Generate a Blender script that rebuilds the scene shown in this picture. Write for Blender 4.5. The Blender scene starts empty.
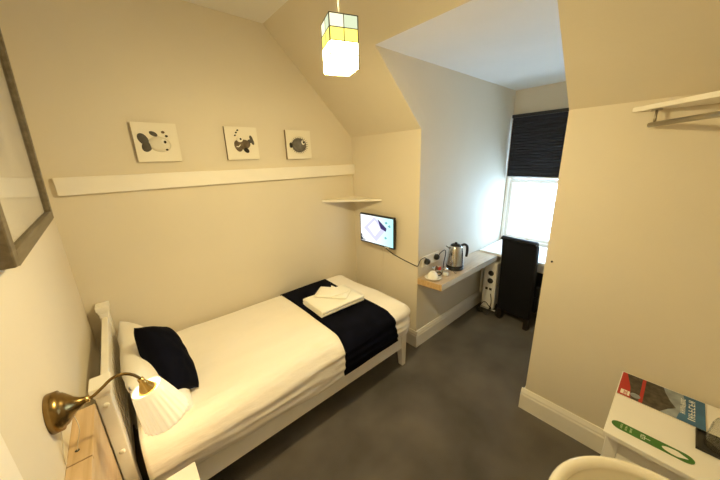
import bpy, bmesh, math, random
from math import sin, cos, pi, radians
from mathutils import Vector, Matrix, noise
random.seed(4)
C = bpy.context.scene.collection
V = Vector

# ------------------------------------------------------------------ materials
def mat(name, col, rough=.6, metal=0., bump=0., bscale=40., var=0., vscale=3., spec=.5, emit=None, es=0., trans=0., sheen=0., coords='Object', stretch=None, bdist=.004):
    m = bpy.data.materials.new(name); m.use_nodes = True
    nt = m.node_tree; b = nt.nodes['Principled BSDF']
    c4 = (*col, 1)
    b.inputs['Base Color'].default_value = c4
    b.inputs['Roughness'].default_value = rough
    b.inputs['Metallic'].default_value = metal
    b.inputs['Specular IOR Level'].default_value = spec
    if sheen: b.inputs['Sheen Weight'].default_value = sheen
    if trans: b.inputs['Transmission Weight'].default_value = trans
    if emit: b.inputs['Emission Color'].default_value = (*emit, 1); b.inputs['Emission Strength'].default_value = es
    if bump or var:
        tc = nt.nodes.new('ShaderNodeTexCoord'); src = tc.outputs[coords]
        if stretch:
            mp = nt.nodes.new('ShaderNodeMapping'); mp.inputs['Scale'].default_value = stretch
            nt.links.new(src, mp.inputs[0]); src = mp.outputs[0]
    if var:
        n = nt.nodes.new('ShaderNodeTexNoise'); n.inputs['Scale'].default_value = vscale; n.inputs['Detail'].default_value = 5
        nt.links.new(src, n.inputs['Vector'])
        r = nt.nodes.new('ShaderNodeValToRGB')
        r.color_ramp.elements[0].position = .3; r.color_ramp.elements[1].position = .7
        r.color_ramp.elements[0].color = (*[x*(1-var) for x in col], 1)
        r.color_ramp.elements[1].color = (*[min(1, x*(1+var)) for x in col], 1)
        nt.links.new(n.outputs['Fac'], r.inputs[0]); nt.links.new(r.outputs[0], b.inputs['Base Color'])
    if bump:
        n2 = nt.nodes.new('ShaderNodeTexNoise'); n2.inputs['Scale'].default_value = bscale; n2.inputs['Detail'].default_value = 6
        nt.links.new(src, n2.inputs['Vector'])
        bp = nt.nodes.new('ShaderNodeBump'); bp.inputs['Strength'].default_value = bump; bp.inputs['Distance'].default_value = bdist
        nt.links.new(n2.outputs['Fac'], bp.inputs['Height']); nt.links.new(bp.outputs[0], b.inputs['Normal'])
    return m

def wood(name, c1, c2, rough=.45, stretch=(1, 12, 12), scale=3.):
    m = mat(name, c1, rough)
    nt = m.node_tree; b = nt.nodes['Principled BSDF']
    tc = nt.nodes.new('ShaderNodeTexCoord'); mp = nt.nodes.new('ShaderNodeMapping'); mp.inputs['Scale'].default_value = stretch
    n = nt.nodes.new('ShaderNodeTexNoise'); n.inputs['Scale'].default_value = scale; n.inputs['Detail'].default_value = 8; n.inputs['Distortion'].default_value = .6
    r = nt.nodes.new('ShaderNodeValToRGB')
    r.color_ramp.elements[0].position = .35; r.color_ramp.elements[1].position = .65
    r.color_ramp.elements[0].color = (*c1, 1); r.color_ramp.elements[1].color = (*c2, 1)
    L = nt.links.new
    L(tc.outputs['Object'], mp.inputs[0]); L(mp.outputs[0], n.inputs['Vector']); L(n.outputs['Fac'], r.inputs[0]); L(r.outputs[0], b.inputs['Base Color'])
    return m

def emis(name, col, s):
    m = bpy.data.materials.new(name); m.use_nodes = True; nt = m.node_tree
    nt.nodes.remove(nt.nodes['Principled BSDF'])
    e = nt.nodes.new('ShaderNodeEmission'); e.inputs[0].default_value = (*col, 1); e.inputs[1].default_value = s
    nt.links.new(e.outputs[0], nt.nodes['Material Output'].inputs[0])
    return m

def thin_glass(name, tint=(1, 1, 1), ior=1.3, rough=.0):
    m = bpy.data.materials.new(name); m.use_nodes = True; nt = m.node_tree
    nt.nodes.remove(nt.nodes['Principled BSDF'])
    t = nt.nodes.new('ShaderNodeBsdfTransparent'); t.inputs[0].default_value = (*tint, 1)
    g = nt.nodes.new('ShaderNodeBsdfGlossy'); g.inputs['Roughness'].default_value = rough
    f = nt.nodes.new('ShaderNodeLayerWeight'); f.inputs[0].default_value = .5
    p = nt.nodes.new('ShaderNodeMath'); p.operation = 'POWER'; p.inputs[1].default_value = 5
    a = nt.nodes.new('ShaderNodeMath'); a.operation = 'MULTIPLY_ADD'; a.inputs[1].default_value = .9; a.inputs[2].default_value = (ior-1)**2/(ior+1)**2
    x = nt.nodes.new('ShaderNodeMixShader')
    L = nt.links.new
    L(f.outputs['Facing'], p.inputs[0]); L(p.outputs[0], a.inputs[0])
    L(a.outputs[0], x.inputs[0]); L(t.outputs[0], x.inputs[1]); L(g.outputs[0], x.inputs[2]); L(x.outputs[0], nt.nodes['Material Output'].inputs[0])
    return m

M = {}
M['wall'] = mat('cream_wall_paint', (.70, .635, .52), .75, bump=.18, bscale=110, var=.03, vscale=1.2, bdist=.003)
M['slope'] = mat('cream_sloping_paint', (.69, .625, .505), .7, bump=.2, bscale=70, var=.03, vscale=1.5, bdist=.003)
M['ceil'] = mat('ceiling_white_paint', (.78, .76, .72), .8, bump=.15, bscale=70, var=.02)
M['trimw'] = mat('white_gloss_paint', (.84, .80, .73), .32, bump=.05, bscale=25, var=.03, vscale=4)
M['carpet'] = mat('charcoal_carpet', (.118, .103, .088), .95, bump=.9, bscale=260, var=.34, vscale=2.6, spec=.1, sheen=.2, bdist=.006)
M['bedw'] = mat('white_painted_bed_wood', (.85, .82, .76), .35, bump=.06, bscale=20, var=.04, vscale=5)
M['duvet'] = mat('white_cotton', (.86, .81, .74), .8, bump=.75, bscale=8, var=.02, vscale=4, sheen=.2, stretch=(.6, 2.2, 2.2), bdist=.012)
M['pillow'] = mat('white_pillow_cotton', (.86, .82, .75), .8, bump=.3, bscale=12, sheen=.2, bdist=.01)
M['navy'] = mat('navy_velvet', (.0024, .0028, .008), .85, bump=.3, bscale=12, var=.4, vscale=7, spec=.08, bdist=.008)
M['towel'] = mat('white_terry', (.90, .88, .80), .95, bump=.8, bscale=190, sheen=.3, bdist=.004)
M['brass'] = mat('antique_brass', (.26, .17, .065), .26, 1., var=.25, vscale=18)
M['brassb'] = mat('polished_brass', (.62, .43, .16), .2, 1.)
M['pine'] = wood('bare_pine', (.52, .36, .20), (.63, .46, .28), .55, (14, 1, 6), 3)
M['oak'] = wood('pale_oak_laminate', (.50, .38, .255), (.60, .47, .33), .3, (1.5, 16, 8), 4)
M['oakedge'] = wood('oak_edge_band', (.52, .33, .15), (.62, .42, .21), .4, (2, 14, 8), 4)
M['deskw'] = mat('white_laminate', (.82, .80, .76), .28)
M['black'] = mat('black_plastic', (.012, .012, .013), .32)
M['blackm'] = mat('black_matt_plastic', (.02, .02, .02), .55)
M['steel'] = mat('brushed_steel', (.62, .60, .57), .16, 1., bump=.03, bscale=30, stretch=(1, 1, 20))
M['chrome'] = mat('chrome', (.75, .73, .70), .08, 1.)
M['satin'] = mat('satin_steel', (.42, .38, .31), .3, 1.)
M['leather'] = mat('black_leather', (.006, .006, .008), .5, spec=.25, bump=.25, bscale=120, bdist=.002)
M['darkwood'] = mat('dark_stained_wood', (.02, .014, .01), .4)
M['china'] = mat('white_china', (.88, .86, .82), .12)
M['plastw'] = mat('white_plastic', (.84, .82, .78), .35)
M['cablew'] = mat('white_cable', (.70, .64, .54), .5)
M['blind'] = mat('black_blind_fabric', (.016, .018, .028), .85, bump=.7, bscale=14, var=.5, vscale=9, stretch=(1, .6, 14), bdist=.01)
M['basin'] = mat('cream_ceramic', (.76, .71, .60), .14)
M['canvas'] = mat('cream_canvas', (.80, .75, .64), .8, bump=.3, bscale=300, bdist=.002)
M['canvase'] = mat('canvas_edge_brown', (.22, .16, .10), .8)
M['fgrey'] = mat('dark_grey_felt', (.085, .078, .07), .85, bump=.6, bscale=90, var=.25, vscale=30, bdist=.003)
M['fmid'] = mat('mid_grey_felt', (.14, .13, .12), .85, bump=.6, bscale=90, var=.25, vscale=30, bdist=.003)
M['fbrown'] = mat('brown_felt', (.13, .095, .06), .85, bump=.6, bscale=90, var=.4, vscale=26, bdist=.003)
M['fpale'] = mat('pale_felt', (.70, .66, .56), .85, bump=.5, bscale=70, bdist=.003)
M['fblack'] = mat('black_felt', (.012, .010, .008), .8)
M['fwhite'] = mat('white_button', (.85, .82, .74), .4)
M['frame'] = wood('weathered_grey_wood', (.11, .085, .05), (.17, .135, .085), .5, (8, 1, 8), 5)
M['glazing'] = thin_glass('picture_glazing', (.97, .97, .97), 1.45)
M['wglass'] = thin_glass('window_glass', (.97, .99, 1), 1.25)
M['green'] = mat('green_card', (.045, .16, .025), .45)
M['greenink'] = mat('pale_green_print', (.55, .62, .42), .5)
M['red'] = mat('red_print', (.42, .025, .02), .4)
M['paperw'] = mat('white_paper', (.82, .79, .72), .6)
M['blue'] = mat('blue_print', (.035, .13, .27), .35, var=.25, vscale=12)
M['cliff'] = mat('dark_cliff_print', (.055, .045, .035), .4, var=.7, vscale=45)
M['skyp'] = mat('misty_sky_print', (.27, .31, .36), .4, var=.3, vscale=22)
M['whitep'] = mat('white_ink', (.80, .80, .78), .4)
M['tumbler'] = thin_glass('clear_tumbler', (.94, .94, .93), 1.5, .02)
M['lead'] = mat('dark_lead_came', (.10, .09, .05), .5, .6)

# ------------------------------------------------------------------ mesh helpers
def box(bm, x0, x1, y0, y1, z0, z1, mi=0):
    vs = [bm.verts.new((x, y, z)) for x in (x0, x1) for y in (y0, y1) for z in (z0, z1)]
    for q in ((0, 1, 3, 2), (4, 6, 7, 5), (0, 4, 5, 1), (2, 3, 7, 6), (0, 2, 6, 4), (1, 5, 7, 3)):
        f = bm.faces.new([vs[i] for i in q]); f.material_index = mi
    return vs

def prism(bm, pts, n, mi=0, cap=True):
    """pts: closed outline of 3D points, n: extrusion vector"""
    a = [bm.verts.new(p) for p in pts]; b = [bm.verts.new(V(p) + V(n)) for p in pts]
    k = len(a); fs = []
    for i in range(k):
        fs.append(bm.faces.new((a[i], a[(i+1) % k], b[(i+1) % k], b[i])))
    if cap:
        fs.append(bm.faces.new(a[::-1])); fs.append(bm.faces.new(b))
    for f in fs: f.material_index = mi
    return fs

def lathe(bm, prof, origin=(0, 0, 0), seg=32, axis='z', mi=0, rot=None):
    """prof: (radius, height) list; revolves around axis through origin"""
    o = V(origin); rings = []
    for r, h in prof:
        ring = []
        for i in range(seg):
            a = 2*pi*i/seg
            p = V((r*cos(a), r*sin(a), h))
            if axis == 'x': p = V((h, r*cos(a), r*sin(a)))
            if axis == 'y': p = V((r*cos(a), h, r*sin(a)))
            if rot: p = rot @ p
            ring.append(bm.verts.new(o + p))
        rings.append(ring)
    for a, b in zip(rings, rings[1:]):
        for i in range(seg):
            f = bm.faces.new((a[i], a[(i+1) % seg], b[(i+1) % seg], b[i])); f.material_index = mi; f.smooth = True
    for ring in (rings[0], rings[-1]):
        if (ring[0].co - ring[seg//2].co).length > 1e-4:
            f = bm.faces.new(ring); f.material_index = mi
    return rings

def smooth_path(pts, n=8):
    pts = [V(p) for p in pts]; out = []
    for i in range(len(pts)-1):
        p0 = pts[max(0, i-1)]; p1 = pts[i]; p2 = pts[i+1]; p3 = pts[min(len(pts)-1, i+2)]
        for k in range(n):
            t = k/n
            out.append(.5*((2*p1) + (p2-p0)*t + (2*p0-5*p1+4*p2-p3)*t*t + (-p0+3*p1-3*p2+p3)*t**3))
    out.append(pts[-1]); return out

def tube(bm, pts, r, seg=10, sm=True, mi=0, n=8):
    P = smooth_path(pts, n) if sm else [V(p) for p in pts]
    rings = []; up = None
    for i, p in enumerate(P):
        t = (P[min(i+1, len(P)-1)] - P[max(i-1, 0)]).normalized()
        if up is None:
            up = t.orthogonal().normalized()
        up = (up - t*up.dot(t)).normalized(); s = t.cross(up)
        rr = r(i/(len(P)-1)) if callable(r) else r
        rings.append([bm.verts.new(p + (up*cos(2*pi*k/seg) + s*sin(2*pi*k/seg))*rr) for k in range(seg)])
    for a, b in zip(rings, rings[1:]):
        for k in range(seg):
            f = bm.faces.new((a[k], a[(k+1) % seg], b[(k+1) % seg], b[k])); f.smooth = True; f.material_index = mi
    bm.faces.new(rings[0][::-1]).material_index = mi; bm.faces.new(rings[-1]).material_index = mi

def obj(name, bm, m, parent=None, bevel=0., smooth=False, seg=2, sub=0, label=None):
    bmesh.ops.remove_doubles(bm, verts=bm.verts, dist=1e-6)
    bmesh.ops.recalc_face_normals(bm, faces=bm.faces)
    me = bpy.data.meshes.new(name); bm.to_mesh(me); bm.free()
    for x in (m if isinstance(m, (list, tuple)) else [m]): me.materials.append(x)
    o = bpy.data.objects.new(name, me); C.objects.link(o)
    if smooth:
        for p in me.polygons: p.use_smooth = True
    if bevel:
        b = o.modifiers.new('b', 'BEVEL'); b.width = bevel; b.segments = seg; b.limit_method = 'ANGLE'; b.angle_limit = radians(40)
        b.harden_normals = False
    if sub:
        s = o.modifiers.new('s', 'SUBSURF'); s.levels = sub; s.render_levels = sub
    if parent:
        o.parent = parent; o.matrix_parent_inverse = parent.matrix_world.inverted()
    if label: o['label'] = label
    return o

def tag(o, label, cat, group=None):
    o['label'] = label; o['category'] = cat
    if group: o['group'] = group
    return o

def thing(name, label, cat, loc, group=None):
    o = bpy.data.objects.new(name, None); o.empty_display_size = .05; C.objects.link(o)
    o.location = loc; o.matrix_world = Matrix.Translation(V(loc))
    return tag(o, label, cat, group)

def struct(o):
    o['kind'] = 'structure'; return o

def bx(name, b, m, parent=None, bevel=0., label=None, seg=2):
    bm = bmesh.new(); box(bm, *b); return obj(name, bm, m, parent, bevel, label=label, seg=seg)

# ------------------------------------------------------------------ room measures (metres)
XL = -.045          # left wall
L = 2.122           # knee wall with the screen
K = 1.958           # height where the roof slope starts
H = 2.729           # ceiling
XS = 1.312          # where slope meets ceiling
A, B = -.844, -1.796   # dormer cheeks
H2 = 2.423          # dormer ceiling
XW = 3.812          # window wall
YN = -2.75          # near wall
XD = L - (H2-K)*(L-XS)/(H-K)
T = .12

bm = bmesh.new(); box(bm, XL-.2, XW+.2, YN-.2, .2, -.1, 0); struct(obj('floor', bm, M['carpet']))
bm = bmesh.new(); box(bm, XL-T, XS, YN-T, T, H, H+.1); struct(obj('ceiling', bm, M['ceil']))
# gable (back) wall
bm = bmesh.new()
prism(bm, [(XL-T, 0, 0), (L+T, 0, 0), (L+T, 0, K), (L, 0, K), (XS, 0, H), (XL-T, 0, H)], (0, T, 0)); struct(obj('wall_back', bm, M['wall']))
bm = bmesh.new()
prism(bm, [(XL-T, YN, 0), (L+T, YN, 0), (L+T, YN, K), (L, YN, K), (XS, YN, H), (XL-T, YN, H)], (0, -T, 0)); struct(obj('wall_front', bm, M['wall']))
bm = bmesh.new(); box(bm, XL-T, XL, YN, 0, 0, H); struct(obj('wall_left', bm, M['wall']))
# knee walls either side of the dormer
bm = bmesh.new(); box(bm, L, L+T, A, 0, 0, K); struct(obj('wall_television', bm, M['wall']))
bm = bmesh.new(); box(bm, L, L+T, YN, B, 0, K); struct(obj('wall_right', bm, M['wall']))
# roof slopes: left of, right of and above the dormer
nrm = V((H-K, 0, L-XS)).normalized()*.1
def slope(name, y0, y1, x0, z0, x1, z1):
    bm = bmesh.new(); prism(bm, [(x0, y0, z0), (x1, y0, z1), (x1, y1, z1), (x0, y1, z0)], nrm); return struct(obj(name, bm, M['slope']))
slope('ceiling_slope', A, 0, L, K, XS, H)
slope('ceiling_slope.001', YN, B, L, K, XS, H)
slope('ceiling_slope.002', B, A, XD, H2, XS, H)
# dormer cheeks, ceiling and window wall
def cheek(name, y, d):
    bm = bmesh.new()
    prism(bm, [(L+T, y, 0), (XW+T, y, 0), (XW+T, y, H2+.1), (1.673, y, H2+.1), (L+.069, y, K+.072), (L, y, K), (L+T, y, K)], (0, d, 0)); return struct(obj(name, bm, M['wall']))
cheek('wall_dormer_far', A, T*.9)
cheek('wall_dormer_near', B, -T*.9)
bm = bmesh.new(); prism(bm, [(XD, A, H2), (XW+T, A, H2), (XW+T, A, H2+.1), (XD+.02, A, H2+.1)], (0, B-A, 0)); struct(obj('ceiling_dormer', bm, M['ceil']))
WZ0, WZ1 = .725, 2.14
bm = bmesh.new()
box(bm, XW, XW+T, B, A, 0, WZ0); box(bm, XW, XW+T, B, A, WZ1, H2)
box(bm, XW, XW+T, A-.006, A, WZ0, WZ1); box(bm, XW, XW+T, B, B+.006, WZ0, WZ1)
struct(obj('wall_window', bm, M['wall']))

# window: box frame, two sliding sashes
wf = bpy.data.objects.new('window_1', None); C.objects.link(wf); wf.location = (XW, (A+B)/2, WZ0); wf.matrix_world = Matrix.Translation(wf.location); struct(wf)
def frame4(bm, x0, x1, y0, y1, z0, z1, w, wb=None):
    wb = wb or w
    box(bm, x0, x1, y0, y0+w, z0, z1); box(bm, x0, x1, y1-w, y1, z0, z1)
    box(bm, x0, x1, y0+w, y1-w, z1-w, z1); box(bm, x0, x1, y0+w, y1-w, z0, z0+wb)
ya, yb = B+.006, A-.006
bm = bmesh.new(); frame4(bm, XW-.012, XW+.10, ya, yb, WZ0, WZ1, .030); struct(obj('window_frame', bm, M['trimw'], wf, .004))
bm = bmesh.new(); frame4(bm, XW+.015, XW+.05, ya+.03, yb-.03, WZ0+.03, 1.46, .036, .036); struct(obj('window_sash', bm, M['trimw'], wf, .004))
bm = bmesh.new(); frame4(bm, XW+.052, XW+.087, ya+.03, yb-.03, 1.43, WZ1-.03, .036); struct(obj('window_sash', bm, M['trimw'], wf, .004))
bx('window_pane', (XW+.03, XW+.034, ya+.066, yb-.066, WZ0+.066, 1.424), M['wglass'], wf)
bx('window_pane', (XW+.068, XW+.072, ya+.066, yb-.066, 1.466, WZ1-.066), M['wglass'], wf)

# skirting boards (profiled) and door casing
def skirting(name, p0, p1, n):
    """runs from p0 to p1 at floor, profile thickness along n"""
    bm = bmesh.new(); n = V(n)
    prof = [(0, 0), (.02, 0), (.02, .115), (.016, .125), (.016, .135), (.009, .152), (.006, .162), (0, .162)]
    a = [V(p0) + n*t + V((0, 0, z)) for t, z in prof]
    prism(bm, a, V(p1)-V(p0)); return struct(obj(name, bm, M['trimw']))
skirting('baseboard_television', (L, A-.02, 0), (L, -.02, 0), (-1, 0, 0))
skirting('baseboard_dormer_far', (L, A, 0), (XW, A, 0), (0, -1, 0))
skirting('baseboard_right', (L, YN, 0), (L, B+.02, 0), (-1, 0, 0))
skirting('baseboard_dormer_near', (L, B, 0), (XW, B, 0), (0, 1, 0))
skirting('baseboard_back', (XL, 0, 0), (L, 0, 0), (0, -1, 0))
skirting('baseboard_left', (XL, -.90, 0), (XL, 0, 0), (1, 0, 0))
# picture ledge board on the back wall
bm = bmesh.new(); box(bm, 0, L-.001, -.032, 0, 1.604, 1.701); struct(obj('trim_1', bm, M['trimw'], bevel=.003))
# door in the left wall, beside the bed
dr = bpy.data.objects.new('door_1', None); C.objects.link(dr); dr.location = (XL, -1.9, 0); dr.matrix_world = Matrix.Translation(dr.location); struct(dr)
bm = bmesh.new()
box(bm, XL, XL+.018, -1.60, -1.50, 0, 2.06); box(bm, XL, XL+.018, -2.42, -2.33, 0, 2.06); box(bm, XL, XL+.018, -2.33, -1.60, 1.97, 2.06)
struct(obj('door_casing', bm, M['trimw'], dr, .004))
bm = bmesh.new(); box(bm, XL, XL+.010, -2.33, -1.60, .005, 1.97); struct(obj('door_panel', bm, M['trimw'], dr))
bm = bmesh.new(); lathe(bm, [(.0, 0), (.025, 0), (.025, .006), (.01, .01), (.01, .04), (.0, .04)], (XL+.010, -2.25, 1.0), 16, 'x')
struct(obj('door_knob', bm, M['brassb'], dr))

# ------------------------------------------------------------------ BED
BY0, BY1 = -.930, -.030
bed = thing('bed', 'white painted wooden single bed frame along the fish picture wall', 'bed', (1., -.48, 0))
def post(y0, y1):
    bm = bmesh.new(); box(bm, .014, .060, y0, y1, 0, .893); hp = obj('headboard_post', bm, M['bedw'], bed, .004)
    bm = bmesh.new(); box(bm, .004, .070, y0-.010, y1+.010, .911, .940); box(bm, .010, .064, y0-.003, y1+.003, .893, .911); obj('post_cap', bm, M['bedw'], hp, .004); return hp
near_post = post(-.935, -.865); post(-.085, -.015)
bx('headboard_rail', (.022, .052, -.865, -.085, .80, .870), M['bedw'], bed, .004)
bx('headboard_rail', (.022, .052, -.865, -.085, .40, .47), M['bedw'], bed, .004)
for i in range(9):
    y = -.80 + i*.078
    bx('headboard_slat', (.028, .046, y, y+.03, .47, .80), M['bedw'], bed, .002)
bx('side_rail', (.060, 1.85, -.935, -.910, .185, .318), M['bedw'], bed, .004)
bx('side_rail', (.060, 1.85, -.045, -.020, .185, .318), M['bedw'], bed, .004)
bx('foot_rail', (1.84, 1.864, -.910, -.045, .185, .318), M['bedw'], bed, .004)
bx('slatted_base', (.09, 1.835, -.905, -.05, .265, .285), M['pine'], bed)
for y0 in (-.938, -.082):
    bm = bmesh.new()
    t = [(1.795, y0, .318), (1.868, y0, .318), (1.868, y0+.065, .318), (1.795, y0+.065, .318)]
    b = [(1.820, y0+.004, 0), (1.862, y0+.004, 0), (1.862, y0+.05, 0), (1.820, y0+.05, 0)]
    tv = [bm.verts.new(p) for p in t]; bv = [bm.verts.new(p) for p in b]
    bm.faces.new(tv); bm.faces.new(bv[::-1])
    for i in range(4): bm.faces.new((tv[i], tv[(i+1) % 4], bv[(i+1) % 4], bv[i]))
    obj('leg', bm, M['bedw'], bed, .004)
for z in (.70, .46):
    bm = bmesh.new(); lathe(bm, [(0, 0), (.010, 0), (.011, -.003), (.007, -.006), (0, -.006)], (.038, -.935, z+.15), 14, 'y'); obj('bolt_cap', bm, M['fwhite'], near_post)
bx('mattress', (.10, 1.82, -.90, -.06, .287, .545), M['pillow'], bed, .05, seg=4)

# duvet: a quilt over the mattress, hanging over the open side and foot
DX0, DX1, DY0, DY1, DZ0, DZ1, DR = .095, 1.905, -.972, -.032, .325, .602, .10
def duvet_pt(p, off=0., wr=1.):
    q = V((min(max(p.x, DX0+.05), DX1-DR), min(max(p.y, DY0+DR), DY1-.05), min(p.z, DZ1-DR)))
    d = p - q
    r = DR
    if p.x < DX0+.05 or p.y > DY1-.05: r = .05 if d.length < .08 else DR
    n = d.normalized() if d.length > 1e-6 else V((0, 0, 1))
    base = q + n*max(abs(d.x), abs(d.y), abs(d.z))
    # wrinkles
    s = noise.noise(V((base.x*2.2, base.y*2.5, base.z*2))) * .014
    s += noise.noise(V((base.x*1.6, base.y*7+3, base.z*22))) * (.011 if n.y < -.4 else .004)
    s += noise.noise(V((base.x*9, base.y*9, base.z*9))) * .003
    if n.y < -.3:      # belly of the overhang
        t = (base.z-DZ0)/(DZ1-DZ0); s += .022*sin(pi*min(1, max(0, t)))*(1 if base.x < 1.75 else .4)
    if n.y > .5: s = min(s, .006) if base.y > -.06 else s
    hz = .012*sin(base.x*5.+1)+.008*sin(base.x*13)
    if base.z < DZ0+.06: base = base + V((0, 0, hz*(DZ0+.06-base.z)/.06))
    return base + n*(s*wr + off)
def duvet_patch(x0, x1, off, thick, skew=None, close_end=True, nx=90):
    """cross-section swept along x: from hem at the open side, over the top, to the wall side"""
    bm = bmesh.new(); prof = []
    def lin(a, b, n): return [a+(b-a)*i/n for i in range(n)]
    prof += [(DY0, z) for z in lin(DZ0, DZ1-DR, 14)]
    for k in range(10):
        a = pi/2*k/10; prof.append((DY0+DR-DR*cos(a), DZ1-DR+DR*sin(a)))
    prof += [(y, DZ1) for y in lin(DY0+DR, DY1-.05, 34)]
    for k in range(6):
        a = pi/2*k/6; prof.append((DY1-.05+.05*sin(a), DZ1-.05+.05*cos(a)))
    prof += [(DY1, z) for z in lin(DZ1-.05, DZ0+.1, 6)]
    return prof
def round_profile_mesh(name, x0f, x1f, off, m, thick, foot=False, nx=80, hem=None):
    prof = duvet_patch(0, 0, 0, 0); bm = bmesh.new(); rows = []
    xs = [i/nx for i in range(nx+1)]
    cy, cz = -.5, .40
    for u in xs:
        row = []
        for (y, z) in prof:
            drop = max(0, DZ1-z) if y < -.9 else 0
            zz = z
            if hem is not None and y < -.8 and z < .45:
                zz = z + (hem(u)-DZ0)*(.45-z)/(.45-DZ0)
            x0 = x0f(drop); x1 = x1f(drop); x = x0+(x1-x0)*u
            # normals of profile
            if z < DZ1-DR and y < -.9: n = V((0, -1, 0))
            elif y < DY0+DR: n = V((0, y-(DY0+DR), z-(DZ1-DR))).normalized()
            elif y > DY1-.05: n = V((0, y-(DY1-.05), max(0, z-(DZ1-.05)))).normalized()
            else: n = V((0, 0, 1))
            b = V((x, y, zz))
            s = noise.noise(V((x*2.2, y*2.5, z*2)))*.013
            s += noise.noise(V((x*1.5, y*7+3, z*24)))*(.016 if n.y < -.4 else .0045)
            s += noise.noise(V((x*9, y*9, z*9)))*.003
            # quilt ridge lines along the bed on top
            if n.y < -.3:
                t = (z-DZ0)/(DZ1-DZ0); s += .020*sin(pi*min(1, max(0, t)))
            if n.y > .3: s = -abs(s)*.5
            # shrink toward the head and round the foot
            fx = 1.
            if foot:
                e = DX1-DR
                if x > e:
                    a = (x-e)/(DX1-e)*pi/2
                    b.x = e+DR*sin(a)
                    dn = DR*(1-cos(a))
                    b -= n*dn
                    n = (n*cos(a)+V((1, 0, 0))*sin(a)).normalized()
            row.append(bm.verts.new(b+n*(s+off)))
        rows.append(row)
    for a, b in zip(rows, rows[1:]):
        for i in range(len(prof)-1):
            f = bm.faces.new((a[i], a[i+1], b[i+1], b[i])); f.smooth = True
    if foot:
        # foot end: carry the last ring down to the hem
        last = rows[-1]
        prev = last
        for k in range(1, 9):
            t = k/8; ring = []
            for v in last:
                c = v.co
                z = c.z + (min(c.z, .36)-c.z)*t
                y = c.y
                x = c.x + .006*sin(3*t)+noise.noise(V((3, y*9, z*9)))*.008*t
                ring.append(bm.verts.new((x, y, z)))
            for i in range(len(last)-1):
                f = bm.faces.new((prev[i], prev[i+1], ring[i+1], ring[i])); f.smooth = True
            prev = ring
    o = obj(name, bm, m)
    s = o.modifiers.new('t', 'SOLIDIFY'); s.thickness = thick; s.offset = -1
    return o
dv = round_profile_mesh('duvet', lambda d: DX0, lambda d: DX1, 0., M['duvet'], .014, foot=True, nx=110, hem=lambda u: .330+.012*sin(u*9)+.008*sin(u*23))
tag(dv, 'plain white duvet covering the bed and hanging over its open side', 'duvet')
rn = round_profile_mesh('bed_runner', lambda d: 1.175-.05*d, lambda d: 1.650+.22*d, .0075, M['navy'], .006, nx=30, hem=lambda u: .332)
tag(rn, 'dark navy velvet runner laid across the foot end of the white duvet', 'bed runner')

# pillows
def cushion_mesh(w, h, t, seed=0, wrk=.012, pinch=.06, n=26):
    bm = bmesh.new(); grid = {}
    for s in (1, -1):
        for i in range(n+1):
            for j in range(n+1):
                u, v = 2*i/n-1, 2*j/n-1
                e = max(0, (1-abs(u)**2.4))*max(0, (1-abs(v)**2.4))
                z = s*t/2*e**.42
                px = 1-pinch*(1-v*v)*1.0; py = 1-pinch*(1-u*u)
                x, y = u*w/2*px, v*h/2*py
                z += s*wrk*noise.noise(V((u*3+seed, v*3, s)))*e**.4
                edge = i in (0, n) or j in (0, n)
                if edge and s == -1: grid[(s, i, j)] = grid[(1, i, j)]
                else: grid[(s, i, j)] = bm.verts.new((x, y, 0 if edge else z))
        for i in range(n):
            for j in range(n):
                f = bm.faces.new((grid[(s, i, j)], grid[(s, i+1, j)], grid[(s, i+1, j+1)], grid[(s, i, j+1)])); f.smooth = True
    return bm
def place(o, c, ex, ey):
    ex = V(ex).normalized(); ey = V(ey); ey = (ey-ex*ey.dot(ex)).normalized(); ez = ex.cross(ey)
    o.matrix_world = Matrix.Translation(V(c)) @ Matrix((ex, ey, ez)).transposed().to_4x4()
    return o
p = obj('pillow', cushion_mesh(.84, .34, .17, 1, .018, .04), M['pillow'])
place(p, (.200, -.475, .684), (.02, -1, .05), (.52, 0, -.72))
tag(p, 'plump white pillow propped upright against the bed headboard', 'pillow')
cu = obj('cushion', cushion_mesh(.40, .21, .16, 5, .008, .03), M['navy'])
place(cu, (.264, -.655, .778), (.141, -.803, -.578), (.651, .515, -.557))
tag(cu, 'square navy velvet cushion leaning on the white pillow', 'cushion')

# towels
def folded(bm, w, d, t, layers, r=None):
    """folded cloth: a serpentine strip seen from the end"""
    lt = t/layers
    for k in range(layers):
        z0 = k*lt
        x0 = -w/2 + (0 if k % 2 else .004); x1 = w/2 - (.004 if k % 2 else 0)
        rows = []
        nx, ny = 14, 10
        prof = []
        R = lt*.5
        for i in range(7): a = -pi/2 - pi*i/6*1; prof.append((x0+R+R*cos(a), z0+R+R*sin(a)))
        for i in range(1, nx): prof.append((x0+R+(x1-x0-2*R)*i/nx, z0+lt))
        for i in range(7): a = pi/2 - pi*i/6; prof.append((x1-R+R*cos(a), z0+R+R*sin(a)))
        for i in range(1, nx): prof.append((x1-R-(x1-x0-2*R)*i/nx, z0))
        for j in range(ny+1):
            y = -d/2+d*j/ny
            sh = 1 if 0 < j < ny else .97
            rows.append([bm.verts.new((x, y, z0+R+(z-z0-R)*sh*.98 + .003*noise.noise(V((x*9, y*9, k))))) for x, z in prof])
        for a, b in zip(rows, rows[1:]):
            for i in range(len(prof)):
                f = bm.faces.new((a[i], a[(i+1) % len(prof)], b[(i+1) % len(prof)], b[i])); f.smooth = True
        bm.faces.new(rows[0]); bm.faces.new(rows[-1][::-1])
bm = bmesh.new(); folded(bm, .30, .405, .052, 2)
o = obj('bath_towel', bm, M['towel']); o.location = (1.41, -.545, .622); o.rotation_euler = (0, 0, radians(90-2))
tag(o, 'folded white bath towel lying on the navy bed runner', 'towel')
bm = bmesh.new(); folded(bm, .185, .27, .016, 1)
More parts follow.
